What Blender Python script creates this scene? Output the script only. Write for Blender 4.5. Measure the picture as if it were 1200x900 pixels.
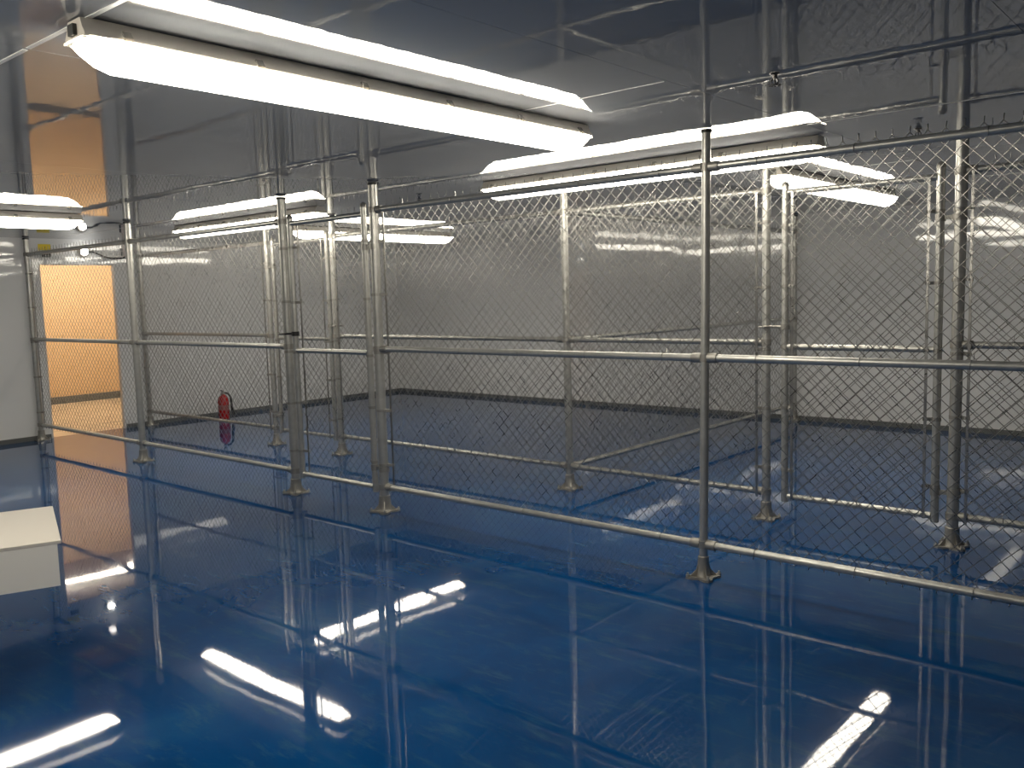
import bpy, bmesh, math, random
import numpy as np
from mathutils import Matrix, Vector

for o in list(bpy.data.objects):
    bpy.data.objects.remove(o, do_unlink=True)
scene = bpy.context.scene
COL = scene.collection
R = random.Random(7)

# ------------------------------------------------------------------ camera
# world: X along the fences (to the right), Y into the room, Z up; metres
EYE = 1.5974
cam_data = bpy.data.cameras.new('camera')
cam_data.sensor_fit = 'HORIZONTAL'
cam_data.sensor_width = 36.0
cam_data.lens = 1033.044 / 1200.0 * 36.0
cam_data.clip_start = 0.02
cam_data.clip_end = 200
cam = bpy.data.objects.new('camera', cam_data)
COL.objects.link(cam)
rot = Matrix(((0.758255, -0.044036, 0.650469),
              (0.651338, 0.09468, -0.752858),
              (-0.028433, 0.994533, 0.100474)))
cam.matrix_world = Matrix.Translation((0, 0, EYE)) @ rot.to_4x4()
scene.camera = cam

# ------------------------------------------------------------------ world, exposure
world = bpy.data.worlds.new('world')
scene.world = world
world.use_nodes = True
world.node_tree.nodes['Background'].inputs[0].default_value = (0, 0, 0, 1)
world.node_tree.nodes['Background'].inputs[1].default_value = 0.0
vs = scene.view_settings
vs.view_transform = 'Standard'
vs.look = 'None'
vs.gamma = 1.0
vs.use_curve_mapping = False
vs.exposure = 0.0
LAMP = 23.0            # strength of the fluorescent diffusers
LAMP_COL = (1.0, 0.925, 0.785, 1)
HALL = 80.0           # strength of the fixture in the next room

# ------------------------------------------------------------------ room measures
H = 2.44
XW, XR = -11.346, 3.40
YF, YW = -4.40, 10.20
YA, YB = 4.293, 5.676
ZT, ZM, ZB = 2.241, 1.2285, 0.192
DOOR = (4.43, 5.36, 2.14)      # y0, y1, height of the doorway in the left wall
WALL_T = 0.05
PITCH = 1.2155                 # width of the ceiling panels
SEAM0 = -1.9008


# ------------------------------------------------------------------ materials
def nodes_of(name):
    m = bpy.data.materials.new(name)
    m.use_nodes = True
    nt = m.node_tree
    return m, nt, nt.nodes['Principled BSDF']


def plain(name, col, rough=0.5, metal=0.0, spec=0.5, emit=0.0, emit_col=None):
    m, nt, b = nodes_of(name)
    b.inputs['Base Color'].default_value = (*col, 1)
    b.inputs['Roughness'].default_value = rough
    b.inputs['Metallic'].default_value = metal
    b.inputs['Specular IOR Level'].default_value = spec
    if emit:
        b.inputs['Emission Color'].default_value = emit_col or (*col, 1)
        b.inputs['Emission Strength'].default_value = emit
    return m


def coords(nt, scale=(1, 1, 1)):
    tc = nt.nodes.new('ShaderNodeNewGeometry')
    mp = nt.nodes.new('ShaderNodeMapping')
    mp.inputs['Scale'].default_value = scale
    nt.links.new(tc.outputs['Position'], mp.inputs['Vector'])
    return mp.outputs['Vector']


def noise(nt, vec, scale, detail=2.0, rough=0.5, dist=0.0):
    n = nt.nodes.new('ShaderNodeTexNoise')
    n.inputs['Scale'].default_value = scale
    n.inputs['Detail'].default_value = detail
    n.inputs['Roughness'].default_value = rough
    n.inputs['Distortion'].default_value = dist
    nt.links.new(vec, n.inputs['Vector'])
    return n.outputs['Fac']


def ramp(nt, fac, stops):
    r = nt.nodes.new('ShaderNodeValToRGB')
    els = r.color_ramp.elements
    while len(els) < len(stops):
        els.new(0.5)
    for e, (p, c) in zip(els, stops):
        e.position = p
        e.color = (*c, 1) if len(c) == 3 else c
    nt.links.new(fac, r.inputs['Fac'])
    return r.outputs['Color']


def bump(nt, b, fac, strength, distance, normal=None):
    n = nt.nodes.new('ShaderNodeBump')
    n.inputs['Strength'].default_value = strength
    n.inputs['Distance'].default_value = distance
    nt.links.new(fac, n.inputs['Height'])
    if normal is not None:
        nt.links.new(normal, n.inputs['Normal'])
    nt.links.new(n.outputs['Normal'], b.inputs['Normal'])
    return n.outputs['Normal']


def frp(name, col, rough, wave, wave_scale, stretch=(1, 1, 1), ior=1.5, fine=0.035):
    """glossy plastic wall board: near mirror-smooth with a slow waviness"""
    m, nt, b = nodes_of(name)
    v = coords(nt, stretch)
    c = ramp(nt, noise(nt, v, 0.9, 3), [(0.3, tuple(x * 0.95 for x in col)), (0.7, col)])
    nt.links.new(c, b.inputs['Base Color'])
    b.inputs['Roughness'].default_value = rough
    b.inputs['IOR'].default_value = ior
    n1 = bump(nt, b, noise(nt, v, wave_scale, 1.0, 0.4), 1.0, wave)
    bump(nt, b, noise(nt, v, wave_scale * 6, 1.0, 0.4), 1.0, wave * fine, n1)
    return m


M = {}
M['wall'] = frp('white_wall_board', (0.80, 0.80, 0.79), 0.04, 0.0014, 2.4, (1, 1, 1.6), ior=1.55)
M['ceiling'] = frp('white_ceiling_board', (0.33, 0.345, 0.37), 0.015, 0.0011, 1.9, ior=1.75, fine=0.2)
M['strip'] = plain('white_divider_strip', (0.8, 0.8, 0.78), 0.3)
M['base'] = plain('dark_cove_base', (0.13, 0.135, 0.13), 0.4)
M['jamb'] = plain('white_door_lining', (0.75, 0.72, 0.68), 0.4)


def floor_mat():
    m, nt, b = nodes_of('blue_epoxy')
    v = coords(nt)
    base = ramp(nt, noise(nt, v, 1.3, 6, 0.62, 0.6),
                [(0.28, (0.0003, 0.033, 0.122)), (0.5, (0.0005, 0.048, 0.170)), (0.72, (0.007, 0.070, 0.190))])
    v2 = coords(nt, (0.6, 2.2, 1))
    scuff = ramp(nt, noise(nt, v2, 5.5, 8, 0.72, 0.3), [(0.52, (0, 0, 0)), (0.74, (1, 1, 1))])
    mix = nt.nodes.new('ShaderNodeMix')
    mix.data_type = 'RGBA'
    nt.links.new(scuff, mix.inputs['Factor'])
    nt.links.new(base, mix.inputs['A'])
    mix.inputs['B'].default_value = (0.026, 0.088, 0.17, 1)
    nt.links.new(mix.outputs['Result'], b.inputs['Base Color'])
    rg = ramp(nt, noise(nt, v, 3.0, 5, 0.6), [(0.3, (0.018,) * 3), (0.75, (0.050,) * 3)])
    nt.links.new(rg, b.inputs['Roughness'])
    b.inputs['IOR'].default_value = 1.36
    bump(nt, b, noise(nt, v, 2.2, 1.0, 0.4), 1.0, 0.0011)
    return m


M['floor'] = floor_mat()


def zinc(name, col, rough, metal=0.70):
    m, nt, b = nodes_of(name)
    v = coords(nt)
    c = ramp(nt, noise(nt, v, 22, 4, 0.6), [(0.3, tuple(x * 0.82 for x in col)), (0.7, col)])
    nt.links.new(c, b.inputs['Base Color'])
    b.inputs['Metallic'].default_value = metal
    rr = ramp(nt, noise(nt, v, 9, 3), [(0.3, (rough - .06,) * 3), (0.7, (rough + .08,) * 3)])
    nt.links.new(rr, b.inputs['Roughness'])
    return m


M['pipe'] = zinc('galvanized_pipe', (0.54, 0.535, 0.50), 0.38)
M['wire'] = zinc('galvanized_wire', (0.42, 0.41, 0.39), 0.30, .92)
M['fitting'] = zinc('cast_fitting', (0.40, 0.385, 0.35), 0.48)
M['dark'] = plain('black_plastic', (0.015, 0.015, 0.015), 0.45)
M['housing'] = plain('grey_fixture_housing', (0.60, 0.56, 0.50), 0.4)
M['latch'] = plain('clear_latch', (0.75, 0.72, 0.66), 0.25)
M['latch'].node_tree.nodes['Principled BSDF'].inputs['Transmission Weight'].default_value = 0.65
M['lens'] = plain('lit_diffuser', (0.9, 0.9, 0.88), 0.3, emit=LAMP, emit_col=LAMP_COL)
M['brass'] = plain('sprinkler_metal', (0.10, 0.095, 0.09), 0.35, 0.6)
M['yellow'] = plain('yellow_vinyl', (0.75, 0.58, 0.02), 0.5)
M['white'] = plain('white_laminate_lifted', (0.85, 0.82, 0.75), 0.4)  # desk white made lighter to make up for its dimly lit front
M['desk_top'] = plain('white_laminate_dimmed', (0.62, 0.58, 0.51), 0.5)  # same desk white darkened on top, evening out the light from above
M['red'] = plain('red_enamel', (0.42, 0.012, 0.012), 0.25)
M['label'] = plain('label_paper', (0.30, 0.10, 0.09), 0.5)
M['tan'] = plain('tan_paint', (0.68, 0.48, 0.27), 0.6)
M['hall_ceiling'] = plain('hall_ceiling_paint', (0.7, 0.65, 0.6), 0.7)
M['cream_box'] = plain('pale_box', (0.62, 0.55, 0.52), 0.5)


def hall_floor_mat():
    m, nt, b = nodes_of('beige_tile')
    v = coords(nt)
    c = ramp(nt, noise(nt, v, 2.0, 4, 0.6), [(0.3, (0.50, 0.40, 0.27)), (0.7, (0.66, 0.55, 0.40))])
    v2 = coords(nt, (2.6, 0.7, 1))
    mk = ramp(nt, noise(nt, v2, 1.6, 2, 0.5), [(0.62, (0, 0, 0)), (0.70, (1, 1, 1))])
    mix = nt.nodes.new('ShaderNodeMix')
    mix.data_type = 'RGBA'
    nt.links.new(mk, mix.inputs['Factor'])
    nt.links.new(c, mix.inputs['A'])
    mix.inputs['B'].default_value = (0.26, 0.20, 0.13, 1)
    nt.links.new(mix.outputs['Result'], b.inputs['Base Color'])
    b.inputs['Roughness'].default_value = 0.3
    return m


M['hall_floor'] = hall_floor_mat()


# ------------------------------------------------------------------ mesh helpers
class MB:
    def __init__(self):
        self.v, self.f = [], []

    def add(self, vs, fs):
        n = len(self.v)
        self.v += [tuple(p) for p in vs]
        self.f += [tuple(i + n for i in f) for f in fs]
        return self

    def box(self, x0, x1, y0, y1, z0, z1):
        vs = [(x, y, z) for z in (z0, z1) for y in (y0, y1) for x in (x0, x1)]
        return self.add(vs, [(0, 2, 3, 1), (4, 5, 7, 6), (0, 1, 5, 4), (2, 6, 7, 3), (0, 4, 6, 2), (1, 3, 7, 5)])

    def rings(self, rings, cap=True, closed=False):
        n = len(rings[0])
        vs = [p for r in rings for p in r]
        fs = []
        k = len(rings)
        for i in range(k if closed else k - 1):
            j = (i + 1) % k
            for a in range(n):
                b = (a + 1) % n
                fs.append((i * n + a, i * n + b, j * n + b, j * n + a))
        if cap and not closed:
            fs.append(tuple(range(n - 1, -1, -1)))
            fs.append(tuple((k - 1) * n + a for a in range(n)))
        return self.add(vs, fs)

    def tube(self, p, q, r, n=12, r2=None, cap=True):
        return self.path([p, q], r if r2 is None else [r, r2], n, cap)

    def path(self, pts, r, n=8, cap=True):
        pts = [Vector(p) for p in pts]
        if not isinstance(r, (list, tuple)):
            r = [r] * len(pts)
        rings = []
        ref = None
        for i, p in enumerate(pts):
            d = (pts[min(i + 1, len(pts) - 1)] - pts[max(i - 1, 0)]).normalized()
            if ref is None:
                ref = Vector((0, 0, 1)) if abs(d.z) < 0.9 else Vector((1, 0, 0))
            a = d.cross(ref).normalized()
            b = d.cross(a).normalized()
            ref = a.cross(d)
            rings.append([p + (a * math.cos(t) + b * math.sin(t)) * r[i]
                          for t in (2 * math.pi * k / n for k in range(n))])
        return self.rings(rings, cap)

    def lathe(self, prof, c, axis=Vector((0, 0, 1)), n=16):
        """prof: (radius, height) from bottom to top around axis at c"""
        axis = Vector(axis).normalized()
        ref = Vector((1, 0, 0)) if abs(axis.z) > 0.9 else Vector((0, 0, 1))
        a = axis.cross(ref).normalized()
        b = axis.cross(a).normalized()
        c = Vector(c)
        rings = [[c + axis * h + (a * math.cos(t) + b * math.sin(t)) * max(r, 1e-4)
                  for t in (2 * math.pi * k / n for k in range(n))] for r, h in prof]
        return self.rings(rings, True)

    def loft(self, outline_rings):
        return self.rings(outline_rings, True)

    def build(self, name, mat, parent=None, smooth=True, bevel=0.0):
        me = bpy.data.meshes.new(name)
        me.from_pydata(self.v, [], self.f)
        bm = bmesh.new()
        bm.from_mesh(me)
        bmesh.ops.recalc_face_normals(bm, faces=bm.faces[:])
        bm.to_mesh(me)
        bm.free()
        me.materials.append(mat)
        if smooth:
            me.polygons.foreach_set('use_smooth', [True] * len(me.polygons))
            me.set_sharp_from_angle(angle=math.radians(38))
        o = bpy.data.objects.new(name, me)
        COL.objects.link(o)
        if bevel:
            bv = o.modifiers.new('bevel', 'BEVEL')
            bv.width = bevel
            bv.segments = 2
            bv.limit_method = 'ANGLE'
        if parent is not None:
            set_parent(o, parent)
        return o


def set_parent(o, parent):
    o.parent = parent
    o.matrix_parent_inverse = world_of(parent).inverted()


def world_of(o):
    m = o.matrix_basis.copy()
    if o.parent is not None:
        m = world_of(o.parent) @ o.matrix_parent_inverse @ m
    return m


def empty(name, loc):
    o = bpy.data.objects.new(name, None)
    o.empty_display_size = 0.1
    o.location = loc
    COL.objects.link(o)
    return o


def tag(o, label=None, cat=None, group=None, kind=None):
    if label: o['label'] = label
    if cat: o['category'] = cat
    if group: o['group'] = group
    if kind: o['kind'] = kind
    return o


def struct(o, label):
    return tag(o, label, None, None, 'structure')


# ------------------------------------------------------------------ the room shell
struct(MB().box(XW - 0.07, XR + .1, YF - .1, YW + .1, -0.12, 0).build('floor', M['floor'], smooth=False),
       'glossy blue epoxy floor of the fenced room')
w = MB()
w.box(XW - WALL_T, XW, YF - .1, DOOR[0], 0, H + .1)
w.box(XW - WALL_T, XW, DOOR[1], YW + .1, 0, H + .1)
w.box(XW - WALL_T, XW, DOOR[0], DOOR[1], DOOR[2], H + .1)
struct(w.build('wall_left', M['wall'], smooth=False), 'glossy white wall with the open doorway')
struct(MB().box(XW, XR, YW, YW + .12, 0, H + .1).build('wall_back', M['wall'], smooth=False),
       'glossy white back wall behind the cages')
struct(MB().box(XR, XR + .12, YF, YW, 0, H + .1).build('wall_right', M['wall'], smooth=False),
       'glossy white wall outside the frame on the right')
struct(MB().box(XW, XR, YF - .12, YF, 0, H + .1).build('wall_front', M['wall'], smooth=False),
       'glossy white wall behind the camera')

bb = MB()
bb.box(XW, XW + .012, YF, DOOR[0] - .01, 0, .055)
bb.box(XW, XW + .012, DOOR[1] + .01, YW, 0, .055)
struct(bb.build('baseboard_left', M['base'], smooth=False), 'dark base strip along the doorway wall')
struct(MB().box(XW + .012, XR, YW - .012, YW, 0, .055).build('baseboard_back', M['base'], smooth=False),
       'dark base strip along the back wall')
struct(MB().box(XR - .012, XR, YF, YW - .012, 0, .055).build('baseboard_right', M['base'], smooth=False),
       'dark base strip along the right wall')
struct(MB().box(XW + .012, XR - .012, YF, YF + .012, 0, .055).build('baseboard_front', M['base'], smooth=False),
       'dark base strip along the wall behind the camera')

# ceiling: backing, glossy boards, divider strips
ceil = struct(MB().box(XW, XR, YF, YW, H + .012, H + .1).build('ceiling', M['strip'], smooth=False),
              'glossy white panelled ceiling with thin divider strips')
xs = sorted([SEAM0 + PITCH * k for k in range(-12, 8)])
xs = [XW + .001] + [x for x in xs if XW + .2 < x < XR - .2] + [XR - .001]
CROSS = [1.2365, 4.61, 7.98, -2.1]
for i in range(len(xs) - 1):
    x0, x1 = xs[i], xs[i + 1]
    cr = [1.2365, 4.61, 7.98]
    if abs(x1 - SEAM0) < .01:
        cr = [1.2365, 3.21, 6.5]
    cr = [y for y in [-2.135] + cr]
    ys = [YF + .001] + cr + [YW - .001]
    for j in range(len(ys) - 1):
        y0, y1 = ys[j], ys[j + 1]
        b = MB()
        g = 0.0012
        tilt = [R.uniform(0, .0022) for _ in range(4)]
        vs = [(x0 + g, y0 + g, H + tilt[0]), (x1 - g, y0 + g, H + tilt[1]),
              (x1 - g, y1 - g, H + tilt[2]), (x0 + g, y1 - g, H + tilt[3])]
        vs += [(a, c, H + .011) for a, c, _ in vs]
        b.add(vs, [(3, 2, 1, 0), (4, 5, 6, 7), (0, 1, 5, 4), (1, 2, 6, 5), (2, 3, 7, 6), (3, 0, 4, 7)])
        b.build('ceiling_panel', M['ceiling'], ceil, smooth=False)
    for y in cr:
        if y < 2:
            MB().box(x0 + .012, x1 - .012, y - .008, y + .008, H - .002, H + .006).build('divider_strip', M['strip'], ceil, smooth=False)
        else:
            MB().box(x0 + .012, x1 - .012, y - .003, y + .003, H - .0003, H + .006).build('divider_strip', M['strip'], ceil, smooth=False)
for x in xs[1:-1]:
    MB().box(x - .004, x + .004, YF + .01, YW - .01, H + .0028, H + .008).build('divider_strip', M['base'], ceil, smooth=False)

# the doorway lining
d = empty('door_1', (XW - WALL_T / 2, (DOOR[0] + DOOR[1]) / 2, 0))
struct(d, 'open doorway to the tan lit hallway')
t = .018
MB().box(XW - WALL_T - .004, XW + .004, DOOR[0], DOOR[0] + t, 0, DOOR[2]).build('door_jamb', M['jamb'], d, smooth=False)
MB().box(XW - WALL_T - .004, XW + .004, DOOR[1] - t, DOOR[1], 0, DOOR[2]).build('door_jamb', M['jamb'], d, smooth=False)
MB().box(XW - WALL_T - .004, XW + .004, DOOR[0] + t, DOOR[1] - t, DOOR[2] - t, DOOR[2]).build('door_head', M['jamb'], d, smooth=False)

# the hallway behind the doorway
HX0, HX1, HY0, HY1 = -15.30, XW - WALL_T, 2.6, 9.2
struct(MB().box(HX0 - .1, XW - 0.07, HY0 - .1, HY1 + .1, -0.12, 0).build('floor_hallway', M['hall_floor'], smooth=False),
       'beige tiled hallway floor beyond the doorway')
struct(MB().box(HX0 - .1, HX0, HY0, HY1, 0, 2.7).build('wall_hallway', M['tan'], smooth=False),
       'tan painted hallway wall seen through the doorway')
struct(MB().box(HX0 - .1, HX1, HY1, HY1 + .1, 0, 2.7).build('wall_hallway_end', M['tan'], smooth=False),
       'tan hallway end wall beyond the doorway')
struct(MB().box(HX0 - .1, HX1, HY0 - .1, HY0, 0, 2.7).build('wall_hallway_near', M['tan'], smooth=False),
       'tan hallway side wall hidden behind the doorway wall')
struct(MB().box(HX0 - .1, HX1, HY0 - .1, HY1 + .1, 2.7, 2.8).build('ceiling_hallway', M['hall_ceiling'], smooth=False),
       'pale hallway ceiling')
struct(MB().box(HX0, HX0 + .012, HY0, HY1, 0, .12).build('baseboard_hallway', M['base'], smooth=False),
       'dark baseboard along the tan hallway wall')


# ------------------------------------------------------------------ ceiling lights
def make_light(cx, cy, along, length, label):
    """sealed fluorescent batten on the ceiling; along = 'x' or 'y'"""
    root = empty('ceiling_light', (cx, cy, H))
    tag(root, label, 'light', 'sealed fluorescent ceiling lights')

    def P(s, a, dn):      # s along, a across, dn down from the ceiling
        return (cx + s, cy + a, H - dn) if along == 'x' else (cx + a, cy + s, H - dn)
    L = length / 2
    top = .0035
    # housing: a channel with tapered ends
    rings = []
    for s, k in ((-L, .80), (-L + .05, 1), (L - .05, 1), (L, .80)):
        rings.append([P(s, a * k, max(dn, top)) for a, dn in
                      [(-.050, 0), (.050, 0), (.064, .030), (.082, .050), (.082, .060), (-.082, .060), (-.082, .050), (-.064, .030)]])
    hs = MB().loft(rings).build('housing', M['housing'], root)
    # diffuser: rounded trough with tapered, rounded ends
    rings = []
    half = [(.0865, .0605), (.0865, .0650), (.082, .0660), (.079, .078), (.070, .100), (.055, .122), (.034, .136), (.010, .141)]
    prof = half + [(-a, dn) for a, dn in reversed(half)]
    for s, k, kd in ((-L + .012, .84, .10), (-L + .030, .90, .45), (-L + .065, .96, .80), (-L + .115, 1, 1),
                     (L - .115, 1, 1), (L - .065, .96, .80), (L - .030, .90, .45), (L - .012, .84, .10)):
        rings.append([P(s, a * k, .0605 + (dn - .0605) * kd) for a, dn in prof])
    MB().loft(rings).build('diffuser', M['lens'], root)
    # clear lips at both ends
    for sg in (-1, 1):
        MB().loft([[P(sg * (L - .012), a, .0600), P(sg * (L + .006), a, .0600), P(sg * (L + .006), a, .0665), P(sg * (L - .012), a, .0665)]
                   for a in (-.062, .062)]).build('end_lip', M['latch'], root, smooth=False)
    # latches along both sides
    n = 6
    for sg in (-1, 1):
        for i in range(n):
            s = -L + .12 + (length - .24) * i / (n - 1)
            b = MB()
            b.loft([[P(s + q, sg * a, dn) for a, dn in
                     [(.070, .034), (.076, .030), (.0890, .050), (.0910, .072), (.0860, .076), (.0880, .066), (.0870, .052)]]
                    for q in (-.014, .014)])
            b.build('latch', M['latch'], root, smooth=False)
    # end plug
    b = MB()
    b.box(*sorted((P(-L - .012, -.018, 0)[0], P(-L + .01, .018, 0)[0])),
          *sorted((P(-L - .012, -.018, 0)[1], P(-L + .01, .018, 0)[1])), H - .050, H - .018)
    b.build('cable_plug', M['dark'], root, smooth=False)
    return root


make_light(-2.705, 2.47, 'y', 2.52, 'large lit fluorescent fixture nearest the camera, in front of the first fence')
make_light(-3.235, 4.99, 'x', 2.54, 'lit fluorescent fixture crossing behind the middle post, above the aisle')
make_light(-7.77, 4.99, 'x', 2.50, 'lit fluorescent fixture above the aisle, between the doorway and the first gate')
make_light(-8.36, 7.25, 'y', 2.50, 'farthest lit fluorescent fixture, over the left cage near the back corner')
make_light(-8.30, 2.385, 'y', 2.50, 'lit fluorescent fixture cut by the left edge, before the doorway')
make_light(-2.70, 7.25, 'y', 2.50, 'lit fluorescent fixture over the right cage, above the right gate')


make_light(-3.235, 0.20, 'x', 2.54, 'added unseen fill light outside the frame, brightening the front of the desk')  # added fill, no such fixture is seen; lifts the desk's front face

# hallway fixture (outside the view, lights the hallway)
hl = empty('hallway_light', (-13.95, 5.9, 2.7))
tag(hl, 'long narrow ceiling fixture lighting the tan hallway', 'light')
MB().box(-14.05, -13.85, 4.2, 7.6, 2.66, 2.7).build('frame', M['housing'], hl, smooth=False)
MB().box(-13.985, -13.915, 4.23, 7.57, 2.62, 2.66).build('diffuser', plain('hall_diffuser', (.9, .9, .9), .5, emit=HALL, emit_col=(1, .86, .68, 1)), hl, smooth=False)


# ------------------------------------------------------------------ chain link
HALF = 0.0383      # half the width of one diamond
WR = 0.0022        # wire radius


def chain_mesh(name, parent, p0, p1, z0, z1, tips=True):
    """woven wire between plan points p0 and p1, from z0 to z1"""
    p0 = np.array(p0, float); p1 = np.array(p1, float)
    L = np.linalg.norm(p1 - p0)
    u = (p1 - p0) / L
    nrm = np.array([-u[1], u[0]])
    nw = max(1, int(round(L / HALF)))
    hw = L / nw
    rows = max(2, int(round((z1 - z0) / HALF)))
    if rows % 2: rows += 1
    hz = (z1 - z0) / rows
    zs = z1 - hz * np.arange(rows + 1)
    k = np.arange(rows + 1)
    verts, faces = [], []
    ringx = np.array([1.0, 0, -1.0, 0]) * WR * 1.35
    ringy = np.array([0, 1.0, 0, -1.0]) * WR
    rf = []
    for a in range(rows):
        for c in range(4):
            e = (c + 1) % 4
            rf.append((a * 4 + c, a * 4 + e, (a + 1) * 4 + e, (a + 1) * 4 + c))
    rf = np.array(rf)
    base = 0
    for i in range(nw):
        right = ((k + i) % 2 == 0)      # at the top row every second hook holds a pair
        s = np.where(right, i + 1, i) * hw
        s = np.clip(s, 0.0005, L - 0.0005)
        off = np.where(right, 1, -1) * WR * 0.95
        ss = s[:, None] + ringx[None, :]
        oo = off[:, None] + ringy[None, :]
        X = p0[0] + u[0] * ss + nrm[0] * oo
        Y = p0[1] + u[1] * ss + nrm[1] * oo
        Z = np.repeat(zs[:, None], 4, 1)
        verts.append(np.stack([X, Y, Z], -1).reshape(-1, 3))
        faces.append(rf + base)
        base += (rows + 1) * 4
    if tips:
        # twisted ends: a stub over every hook of the top row and a small knuckle under the bottom row
        sf = np.array([(0, 1, 5, 4), (1, 2, 6, 5), (2, 3, 7, 6), (3, 0, 4, 7), (4, 5, 6, 7)])
        for i in range(0, nw + 1):
            for zz, ln in ((z1, 0.028), (z0, -0.010)):
                if i % 2 == 0: continue
                s = i * hw
                if s > L - .01: continue
                lean = R.uniform(-.004, .004)
                r = WR * 1.25
                vv = []
                for hgt, dx in ((0, 0), (ln, lean)):
                    for c in range(4):
                        ax = [1, 0, -1, 0][c] * r + s + dx
                        ay = [0, 1, 0, -1][c] * r
                        vv.append((p0[0] + u[0] * ax + nrm[0] * ay, p0[1] + u[1] * ax + nrm[1] * ay, zz + hgt))
                verts.append(np.array(vv)); faces.append(sf + base); base += 8
    V = np.concatenate(verts); F = np.concatenate(faces)
    me = bpy.data.meshes.new(name)
    me.from_pydata(V.tolist(), [], F.tolist())
    me.materials.append(M['wire'])
    me.polygons.foreach_set('use_smooth', [True] * len(me.polygons))
    o = bpy.data.objects.new(name, me)
    COL.objects.link(o)
    set_parent(o, parent)
    tag(o, kind='stuff')
    return o


def post(parent, x, y, r, lean=(0, 0), base=True, rot=0.0):
    """round post from floor to ceiling with a bolted cast floor flange"""
    bot = Vector((x - lean[0] / 2, y - lean[1] / 2, 0.006))
    top = Vector((x + lean[0] / 2, y + lean[1] / 2, H - .004))
    o = MB().tube(bot, top, r, 16).build('post', M['pipe'], parent)
    # ceiling collar
    MB().lathe([(r + .004, -.018), (r + .006, -.016), (r + .006, -.002), (r + .004, 0)], top, n=16).build('ceiling_collar', M['dark'], o)
    if base:
        bx, by = bot.x, bot.y
        fl = MB()
        # plate: square with rounded lugs
        a = r + .060
        pts = []
        for q in range(4):
            th = rot + math.pi / 2 * q + math.pi / 4
            for dt in (-.34, -.22, 0, .22, .34):
                rad = a * (1.20 if abs(dt) < .1 else 1.12 if abs(dt) < .3 else .98)
                pts.append((th + dt, rad))
            pts.append((th + math.pi / 4, a * .70))
        ringp = [(bx + math.cos(t_) * q, by + math.sin(t_) * q) for t_, q in pts]
        fl.rings([[(x_, y_, .0006) for x_, y_ in ringp], [(x_, y_, .013) for x_, y_ in ringp]])
        # flared sleeve
        fl.lathe([(r + .020, .010), (r + .013, .022), (r + .009, .050), (r + .007, .100), (r + .007, .122), (r + .002, .126)],
                 (bx, by, 0), n=16)
        # gussets
        for q in range(4):
            th = rot + math.pi / 2 * q + math.pi / 4
            dx, dy = math.cos(th), math.sin(th)
            nx, ny = -dy * .004, dx * .004
            tri = [(r, .012), (a * .92, .012), (r + .016, .050), (r + .006, .090), (r, .090)]
            fl.rings([[(bx + dx * q1 + sx * nx, by + dy * q1 + sx * ny, z) for q1, z in tri] for sx in (-1, 1)])
        f_ = fl.build('floor_flange', M['fitting'], o)
    return o


def flange_bolts(parent, x, y, r, rot=0.0):
    a = (r + .060) * 1.06
    for q in range(4):
        th = rot + math.pi / 2 * q + math.pi / 4
        MB().lathe([(.011, .013), (.011, .023), (.006, .0235), (.006, .034)], (x + math.cos(th) * a, y + math.sin(th) * a, 0), n=6) \
            .build('anchor_bolt', M['pipe'], parent, smooth=False)


def rail(parent, p, q, r=.021, ties=True, tie_side=1, step=.47):
    p = Vector(p); q = Vector(q)
    o = MB().tube(p, q, r, 14).build('rail', M['pipe'], parent)
    if ties:
        L = (q - p).length
        d = (q - p).normalized()
        nrm = Vector((-d.y, d.x, 0)) * tie_side
        n = int(L / step)
        for i in range(n):
            c = p + d * (L * (i + .5) / n + R.uniform(-.03, .03))
            pts = []
            rr = r + .0022
            for k in range(11):
                th = math.radians(-60 + 300 * k / 10)
                pts.append(c + nrm * (-math.cos(th) * rr) + Vector((0, 0, math.sin(th) * rr)) + d * (k * .0006))
            pts.append(c + nrm * (r + .012) + Vector((0, 0, rr + .018)) + d * .006)
            pts.append(c + nrm * (r + .006) + Vector((0, 0, rr + .034)) + d * .008)
            MB().path(pts, .0019, 4).build('wire_tie', M['wire'], o)
    return o


def rail_clamp(parent, x, y, z, r, axis, sides=(-1, 1), rr=.021):
    """band around a post with a cup for the rail on each side"""
    b = MB()
    b.lathe([(r + .001, -.021), (r + .006, -.021), (r + .006, .021), (r + .001, .021)], (x, y, z), n=16)
    for s in sides:
        ax = Vector(axis) * s
        b.lathe([(rr + .006, r - .004), (rr + .007, r + .044), (rr + .005, r + .052), (rr, r + .052)], (x, y, z), ax, 14)
    o = b.build('rail_clamp', M['fitting'], parent)
    return o


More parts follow.
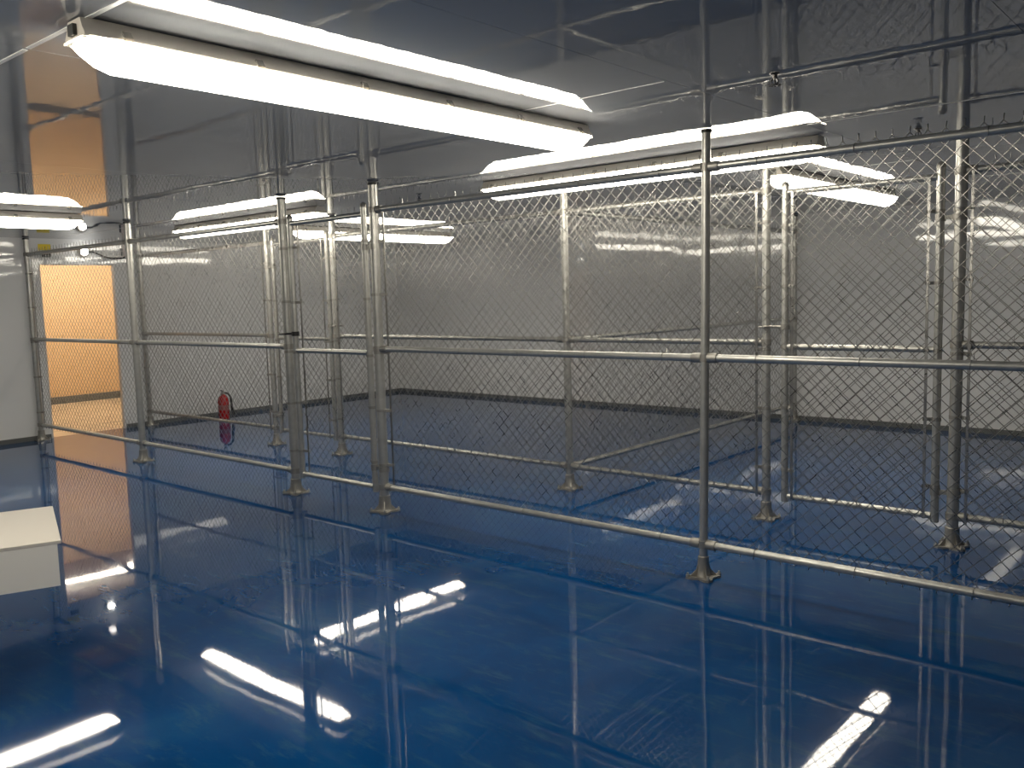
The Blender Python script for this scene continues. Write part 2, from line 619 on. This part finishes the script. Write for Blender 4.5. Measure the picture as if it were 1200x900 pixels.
def tension_bar(parent, px, py, ax, off, z0, z1, r_post, mesh_off=(0, 0)):
    """flat bar the wire ends on, tied back to the post with bands"""
    dx, dy = ax
    bx, by = px + dx * off + mesh_off[0], py + dy * off + mesh_off[1]
    t1, t2 = (.008, .003)
    b = MB()
    b.rings([[(bx + dx * a - dy * c, by + dy * a + dx * c, z) for a, c in
              ((-t1, -t2), (t1, -t2), (t1, t2), (-t1, t2))] for z in (z0, z1)])
    o = b.build('tension_bar', M['wire'], parent, smooth=False)
    n = max(2, int((z1 - z0) / .36))
    for i in range(n):
        z = z0 + (z1 - z0) * (i + .5) / n + R.uniform(-.02, .02)
        g = MB()
        g.lathe([(r_post + .0008, -.010), (r_post + .0035, -.010), (r_post + .0035, .010), (r_post + .0008, .010)], (px, py, z), n=14)
        # strap out to the bar, with its bolt
        g.rings([[(px + dx * a - dy * c + mesh_off[0] * (a > r_post + .01), py + dy * a + dx * c + mesh_off[1] * (a > r_post + .01), zz)
                  for a, zz in ((r_post - .002, z - .010), (off + .012, z - .010), (off + .012, z + .010), (r_post - .002, z + .010))]
                 for c in (-.007, .007)])
        mx, my = px + dx * (off - .012) + mesh_off[0], py + dy * (off - .012) + mesh_off[1]
        g.lathe([(.008, -.018), (.008, -.008), (.004, -.008), (.004, .014), (.008, .014), (.008, .021)], (mx, my, z), (-dy, dx, 0), 6)
        g.build('tension_band', M['fitting'], parent)
    return o


AX = Vector((1, 0, 0))
MESH_TOP = ZT + .043
MESH_BOT = ZB - .036


def fence_run(root, y, posts, spans, mesh_side):
    """posts: list of (x, r, lean, terminal); spans: list of (i, j) that carry rails and wire"""
    ids = []
    for (x, r, lean, term) in posts:
        o = post(root, x, y, r, lean, rot=0.0)
        flange_bolts(o, x - lean[0] / 2, y, r)
        ids.append(o)
    sides = {i: set() for i in range(len(posts))}
    for i, j in spans:
        sides[i].add(1); sides[j].add(-1)
    for i, (x, r, lean, term) in enumerate(posts):
        for z in (ZT, ZM, ZB):
            xx = x + lean[0] * (z / H - .5)
            if sides[i]:
                rail_clamp(ids[i], xx, y, z, r, AX, tuple(sides[i]))
    for i, j in spans:
        x0, r0, l0, t0 = posts[i]; x1, r1, l1, t1 = posts[j]
        for z in (ZT, ZM, ZB):
            a = x0 + l0[0] * (z / H - .5) + r0 - .002
            b = x1 + l1[0] * (z / H - .5) - r1 + .002
            rail(root, (a, y, z), (b, y, z), tie_side=mesh_side)


def fence(y, posts, mesh_side, label, ends):
    """one run of fence; ends: offsets of the tension bars at its first and last post"""
    x0, xn = posts[0][0], posts[-1][0]
    root = tag(empty('chain_link_fence', ((x0 + xn) / 2, y, 0)), label, 'fence', 'chain-link fence runs')
    fence_run(root, y, posts, [(k, k + 1) for k in range(len(posts) - 1)], mesh_side)
    my = y + mesh_side * .030
    chain_mesh('wire_mesh', root, (x0 + ends[0], my), (xn - ends[1], my), MESH_BOT, MESH_TOP)
    for (x, r), sg, off in (((x0, posts[0][1]), 1, ends[0]), ((xn, posts[-1][1]), -1, ends[1])):
        tension_bar(root, x, y, (sg, 0), off, MESH_BOT, MESH_TOP - .05, r, (0, mesh_side * .028))
    return root


Z2 = (0, 0)
# ---- the near fence, on both sides of its gate
fence(YA, [(-11.300, .030, Z2, True), (-8.749, .033, Z2, False), (-6.124, .036, Z2, True)], 1,
      'chain-link fence run from the doorway wall to the near gate', (.045, .052))
fence(YA, [(-4.999, .036, (.02, 0), True), (-2.322, .0235, (.036, 0), False), (0.35, .0235, Z2, False), (3.35, .030, Z2, True)], 1,
      'nearest chain-link fence run, from the near gate across to the right edge', (.072, .050))
# ---- the far fence (front of the cages)
fence(YB, [(-11.300, .030, Z2, True), (-8.414, .030, Z2, True)], -1,
      'chain-link run behind the aisle, between the doorway wall and the left cage gate', (.045, .058))
fence(YB, [(-7.255, .033, Z2, True), (-4.306, .030, Z2, False), (-2.605, .028, Z2, True)], -1,
      'chain-link run behind the aisle, between the two cage gates', (.065, .058))
fence(YB, [(-1.408, .034, (.012, 0), True), (1.0, .030, Z2, False), (3.35, .030, Z2, True)], -1,
      'chain-link run behind the aisle, right of the right cage gate', (.072, .050))

# ---- the partition between two cages, from the far fence to the back wall
fc = tag(empty('chain_link_partition', (-4.306, 7.8, 0)), 'chain-link partition running from the far fence back to the rear wall', 'fence',
         'chain-link fence runs')
o = post(fc, -4.306, YW - .05, .030)
flange_bolts(o, -4.306, YW - .05, .030)
AY = Vector((0, 1, 0))
for z in (ZT, ZM, ZB):
    rail_clamp(o, -4.306, YW - .05, z, .030, AY, (-1,))
    rail(fc, (-4.306, YB + .030 + .055, z), (-4.306, YW - .08, z), tie_side=1)
    b = MB()
    b.lathe([(.028, 0), (.028, .055), (.022, .056)], (-4.306, YB + .0325, z), AY, 14)
    b.build('rail_end', M['fitting'], fc)
chain_mesh('wire_mesh', fc, (-4.306 - .030, YB + .06), (-4.306 - .030, YW - .10), MESH_BOT, MESH_TOP)
tension_bar(fc, -4.306, YW - .05, (0, -1), .05, MESH_BOT, MESH_TOP - .05, .03, (-.028, 0))


# ------------------------------------------------------------------ gates
def gate(xl, xr, y, hinge, mesh_side, label, post_l, post_r, group='chain-link gates'):
    """xl, xr: stile axes; hinge: 1 right, -1 left; post_l/post_r: (x, r) of the posts beside it"""
    root = tag(empty('chain_link_gate', ((xl + xr) / 2, y, .14)), label, 'gate', group)
    r = .0235
    zt, zm, zb = ZT - .022, ZM - .030, ZB - .014
    for x in (xl, xr):
        high = zt + (.062 if (x == xr) else .045)
        s = MB().tube((x, y, .140), (x, y, high), r, 14).build('stile', M['pipe'], root)
        MB().lathe([(r + .003, -.012), (r + .003, .004), (r * .85, .016), (r * .45, .024), (.002, .027)], (x, y, high), n=14).build('dome_cap', M['fitting'], s)
    for z in (zt, zm, zb):
        rail(root, (xl + r - .003, y, z), (xr - r + .003, y, z), r=.0195, tie_side=mesh_side)
    my = y + mesh_side * .028
    chain_mesh('wire_mesh', root, (xl + .062, my), (xr - .062, my), zb - .02, zt + .035)
    tension_bar(root, xl, y, (1, 0), .058, zb - .02, zt, r, (0, mesh_side * .026))
    tension_bar(root, xr, y, (-1, 0), .058, zb - .02, zt, r, (0, mesh_side * .026))
    hx, hr = (post_r if hinge > 0 else post_l)
    gx = xr if hinge > 0 else xl
    for z in (.33, 1.98):
        h = MB()
        h.lathe([(r + .001, -.022), (r + .006, -.022), (r + .006, .022), (r + .001, .022)], (gx, y, z), n=14)
        s = 1 if hx > gx else -1
        h.box(*sorted((gx + s * (r + .002), hx - s * (hr + .0015))), y - .012, y + .012, z - .012, z + .012)
        h.lathe([(hr + .001, -.020), (hr + .005, -.020), (hr + .005, .020), (hr + .001, .020)], (hx, y, z - .002), n=14)
        h.build('hinge', M['fitting'], root)
    lx, lr = (post_l if hinge > 0 else post_r)
    gx = xl if hinge > 0 else xr
    s = 1 if lx > gx else -1
    z = ZM + .105
    l = MB()
    l.lathe([(r + .001, -.018), (r + .007, -.018), (r + .007, .018), (r + .001, .018)], (gx, y, z), n=14)
    l.tube((gx + s * r, y, z), (lx - s * (lr + .01), y, z), .010, 8)
    for c in (-1, 1):      # the fork
        l.path([(lx - s * (lr + .012), y + c * .008, z), (lx - s * lr * .5, y + c * (lr + .012), z), (lx + s * (lr + .015), y + c * (lr + .014), z)], .008, 8)
    l.build('fork_latch', M['dark'] if y == YA else M['fitting'], root)
    return root


gate(-6.022, -5.105, YA, 1, 1, 'narrow chain-link gate in the near fence', (-6.124, .036), (-4.999, .036))
gate(-8.300, -7.352, YB, -1, -1, 'chain-link gate in the far fence, left of the partition', (-8.414, .030), (-7.255, .033))
gate(-2.472, -1.515, YB, 1, -1, 'chain-link gate in the far fence, at the right beside the thick post', (-2.605, .028), (-1.408, .034))

# ------------------------------------------------------------------ small things
# sprinkler heads
def sprinkler(x, y, label):
    o = empty('sprinkler', (x, y, H))
    tag(o, label, 'sprinkler', 'ceiling sprinkler heads')
    k = .78
    MB().lathe([(.010 * k, -.028 * k), (.013 * k, -.010 * k), (.024 * k, -.006 * k), (.026 * k, -.001), (.022 * k, 0)], (x, y, H - .001), n=16).build('escutcheon', M['brass'], o)
    f = MB()
    for sg in (-1, 1):
        f.path([(x + sg * .010 * k, y, H - .026 * k), (x + sg * .019 * k, y, H - .038 * k), (x + sg * .016 * k, y, H - .052 * k), (x, y, H - .060 * k)], .0026, 6)
    f.tube((x, y, H - .028 * k), (x, y, H - .058 * k), .003, 6)
    f.build('frame_arms', M['dark'], o)
    dd = MB()
    dd.lathe([(.010 * k, -.002), (.024 * k, 0), (.010 * k, .002)], (x, y, H - .062 * k), n=12)
    for q in range(10):
        th = 2 * math.pi * q / 10
        cx, cy = x + .027 * k * math.cos(th), y + .027 * k * math.sin(th)
        dd.box(cx - .003, cx + .003, cy - .003, cy + .003, H - .062 * k - .002, H - .062 * k + .001)
    dd.build('deflector', M['dark'], o, smooth=False)


sprinkler(-1.53, 3.41, 'small dark sprinkler head on the ceiling before the near fence, right of the middle post')
sprinkler(-1.51, 5.20, 'small dark sprinkler head on the ceiling behind the near fence top rail at right')
sprinkler(-5.64, 5.37, 'tiny dark sprinkler head on the ceiling beyond the near gate')

# wall lamp above the doorway, its cable and box
LX = XW
wl = tag(empty('wall_lamp', (LX, 4.99, 2.28)), 'small bright round lamp on the wall above the doorway', 'lamp')
MB().lathe([(.062, .0005), (.062, .018), (.052, .030), (.050, .050)], (LX, 4.97, 2.285), AX, 18).build('lamp_base', M['housing'], wl)
MB().lathe([(.040, .0505), (.042, .060), (.038, .076), (.026, .090), (.010, .096), (.002, .097)], (LX, 4.97, 2.285), AX, 18) \
    .build('globe', plain('lit_globe', (.9, .9, .9), .3, emit=40.0, emit_col=(1, .97, .90, 1)), wl)
jb = tag(empty('junction_box', (LX, 5.49, 2.29)), 'small pale electrical box on the wall right of the doorway lamp', 'electrical box')
MB().box(LX + .0005, LX + .045, 5.465, 5.520, 2.235, 2.345).build('box_body', M['cream_box'], jb, smooth=False, bevel=.004)
MB().tube((LX + .022, 5.4925, 2.345), (LX + .022, 5.4925, H - .002), .011, 10).build('conduit', M['cream_box'], jb)
MB().box(LX + .006, LX + .040, 5.457, 5.4645, 2.245, 2.335).build('knockout_plate', M['dark'], jb, smooth=False)
tag(MB().path([(LX + .022, 5.035, 2.290), (LX + .03, 5.09, 2.286), (LX + .032, 5.15, 2.262), (LX + .03, 5.22, 2.228), (LX + .028, 5.30, 2.213),
               (LX + .028, 5.39, 2.209), (LX + .026, 5.455, 2.213), (LX + .024, 5.488, 2.226), (LX + .022, 5.4925, 2.236)], .011, 8)
    .build('power_cable', M['dark']), 'black sagging cable from the doorway lamp to the electrical box', 'cable')
tag(MB().box(LX + .0004, LX + .003, 4.445, 4.590, 2.300, 2.372).build('warning_sticker', M['yellow'], smooth=False),
    'small yellow sticker on the wall above the doorway', 'sticker')
ds = tag(empty('door_sensor', (LX, 4.525, 2.245)), 'small black box under the yellow sticker above the doorway', 'sensor')
MB().box(LX + .0005, LX + .035, 4.480, 4.575, 2.215, 2.272).build('sensor_case', M['dark'], ds, smooth=False, bevel=.004)
MB().box(LX + .035, LX + .038, 4.495, 4.56, 2.222, 2.240).build('sensor_window', M['base'], ds, smooth=False)

# fire extinguisher on the floor by the left wall
ex, ey = -10.954, 6.56
fe = tag(empty('fire_extinguisher', (ex, ey, 0)), 'red fire extinguisher with black hose standing on the floor by the doorway wall', 'extinguisher')
MB().lathe([(.060, 0.0005), (.070, .006), (.073, .020), (.073, .262), (.067, .295), (.048, .320), (.026, .332), (.024, .345)], (ex, ey, 0), n=20).build('cylinder', M['red'], fe)
MB().lathe([(.0745, .13), (.0745, .20)], (ex, ey, 0), n=20).build('label_band', M['label'], fe)
MB().lathe([(.024, .345), (.026, .366), (.020, .380), (.010, .386)], (ex, ey, 0), n=12).build('valve', M['fitting'], fe)
MB().path([(ex, ey, .382), (ex + .03, ey - .03, .398), (ex + .075, ey - .07, .408)], .010, 8).build('carry_handle', M['dark'], fe)
MB().path([(ex, ey, .366), (ex + .035, ey - .035, .368), (ex + .070, ey - .070, .354)], .008, 8).build('squeeze_lever', M['dark'], fe)
MB().path([(ex + .01, ey + .015, .366), (ex + .05, ey + .05, .356), (ex + .078, ey + .072, .30), (ex + .082, ey + .074, .19), (ex + .094, ey + .088, .06)],
          [.011, .013, .015, .017, .024], 10).build('hose', M['dark'], fe)

# white desk corner at the left edge
c = Vector((-3.53, 1.38))
fd = Vector((-.36, -.933)).normalized()
sd = Vector((-.943, .334)).normalized()
dk = tag(empty('desk', (c.x, c.y, 0)), 'white laminate desk, its corner entering at the left edge', 'desk')


def dbox(a0, a1, b0, b1, z0, z1):
    m = MB()
    q = [c + fd * a + sd * b for a, b in ((a0, b0), (a1, b0), (a1, b1), (a0, b1))]
    return m.rings([[(p.x, p.y, z0) for p in q], [(p.x, p.y, z1) for p in q]])


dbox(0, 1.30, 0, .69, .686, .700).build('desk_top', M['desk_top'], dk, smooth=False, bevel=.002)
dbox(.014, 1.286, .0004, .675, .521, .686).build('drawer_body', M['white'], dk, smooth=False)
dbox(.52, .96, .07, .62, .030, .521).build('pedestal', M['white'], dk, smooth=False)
dbox(.46, 1.02, .03, .66, 0.0005, .030).build('pedestal_foot', M['dark'], dk, smooth=False)
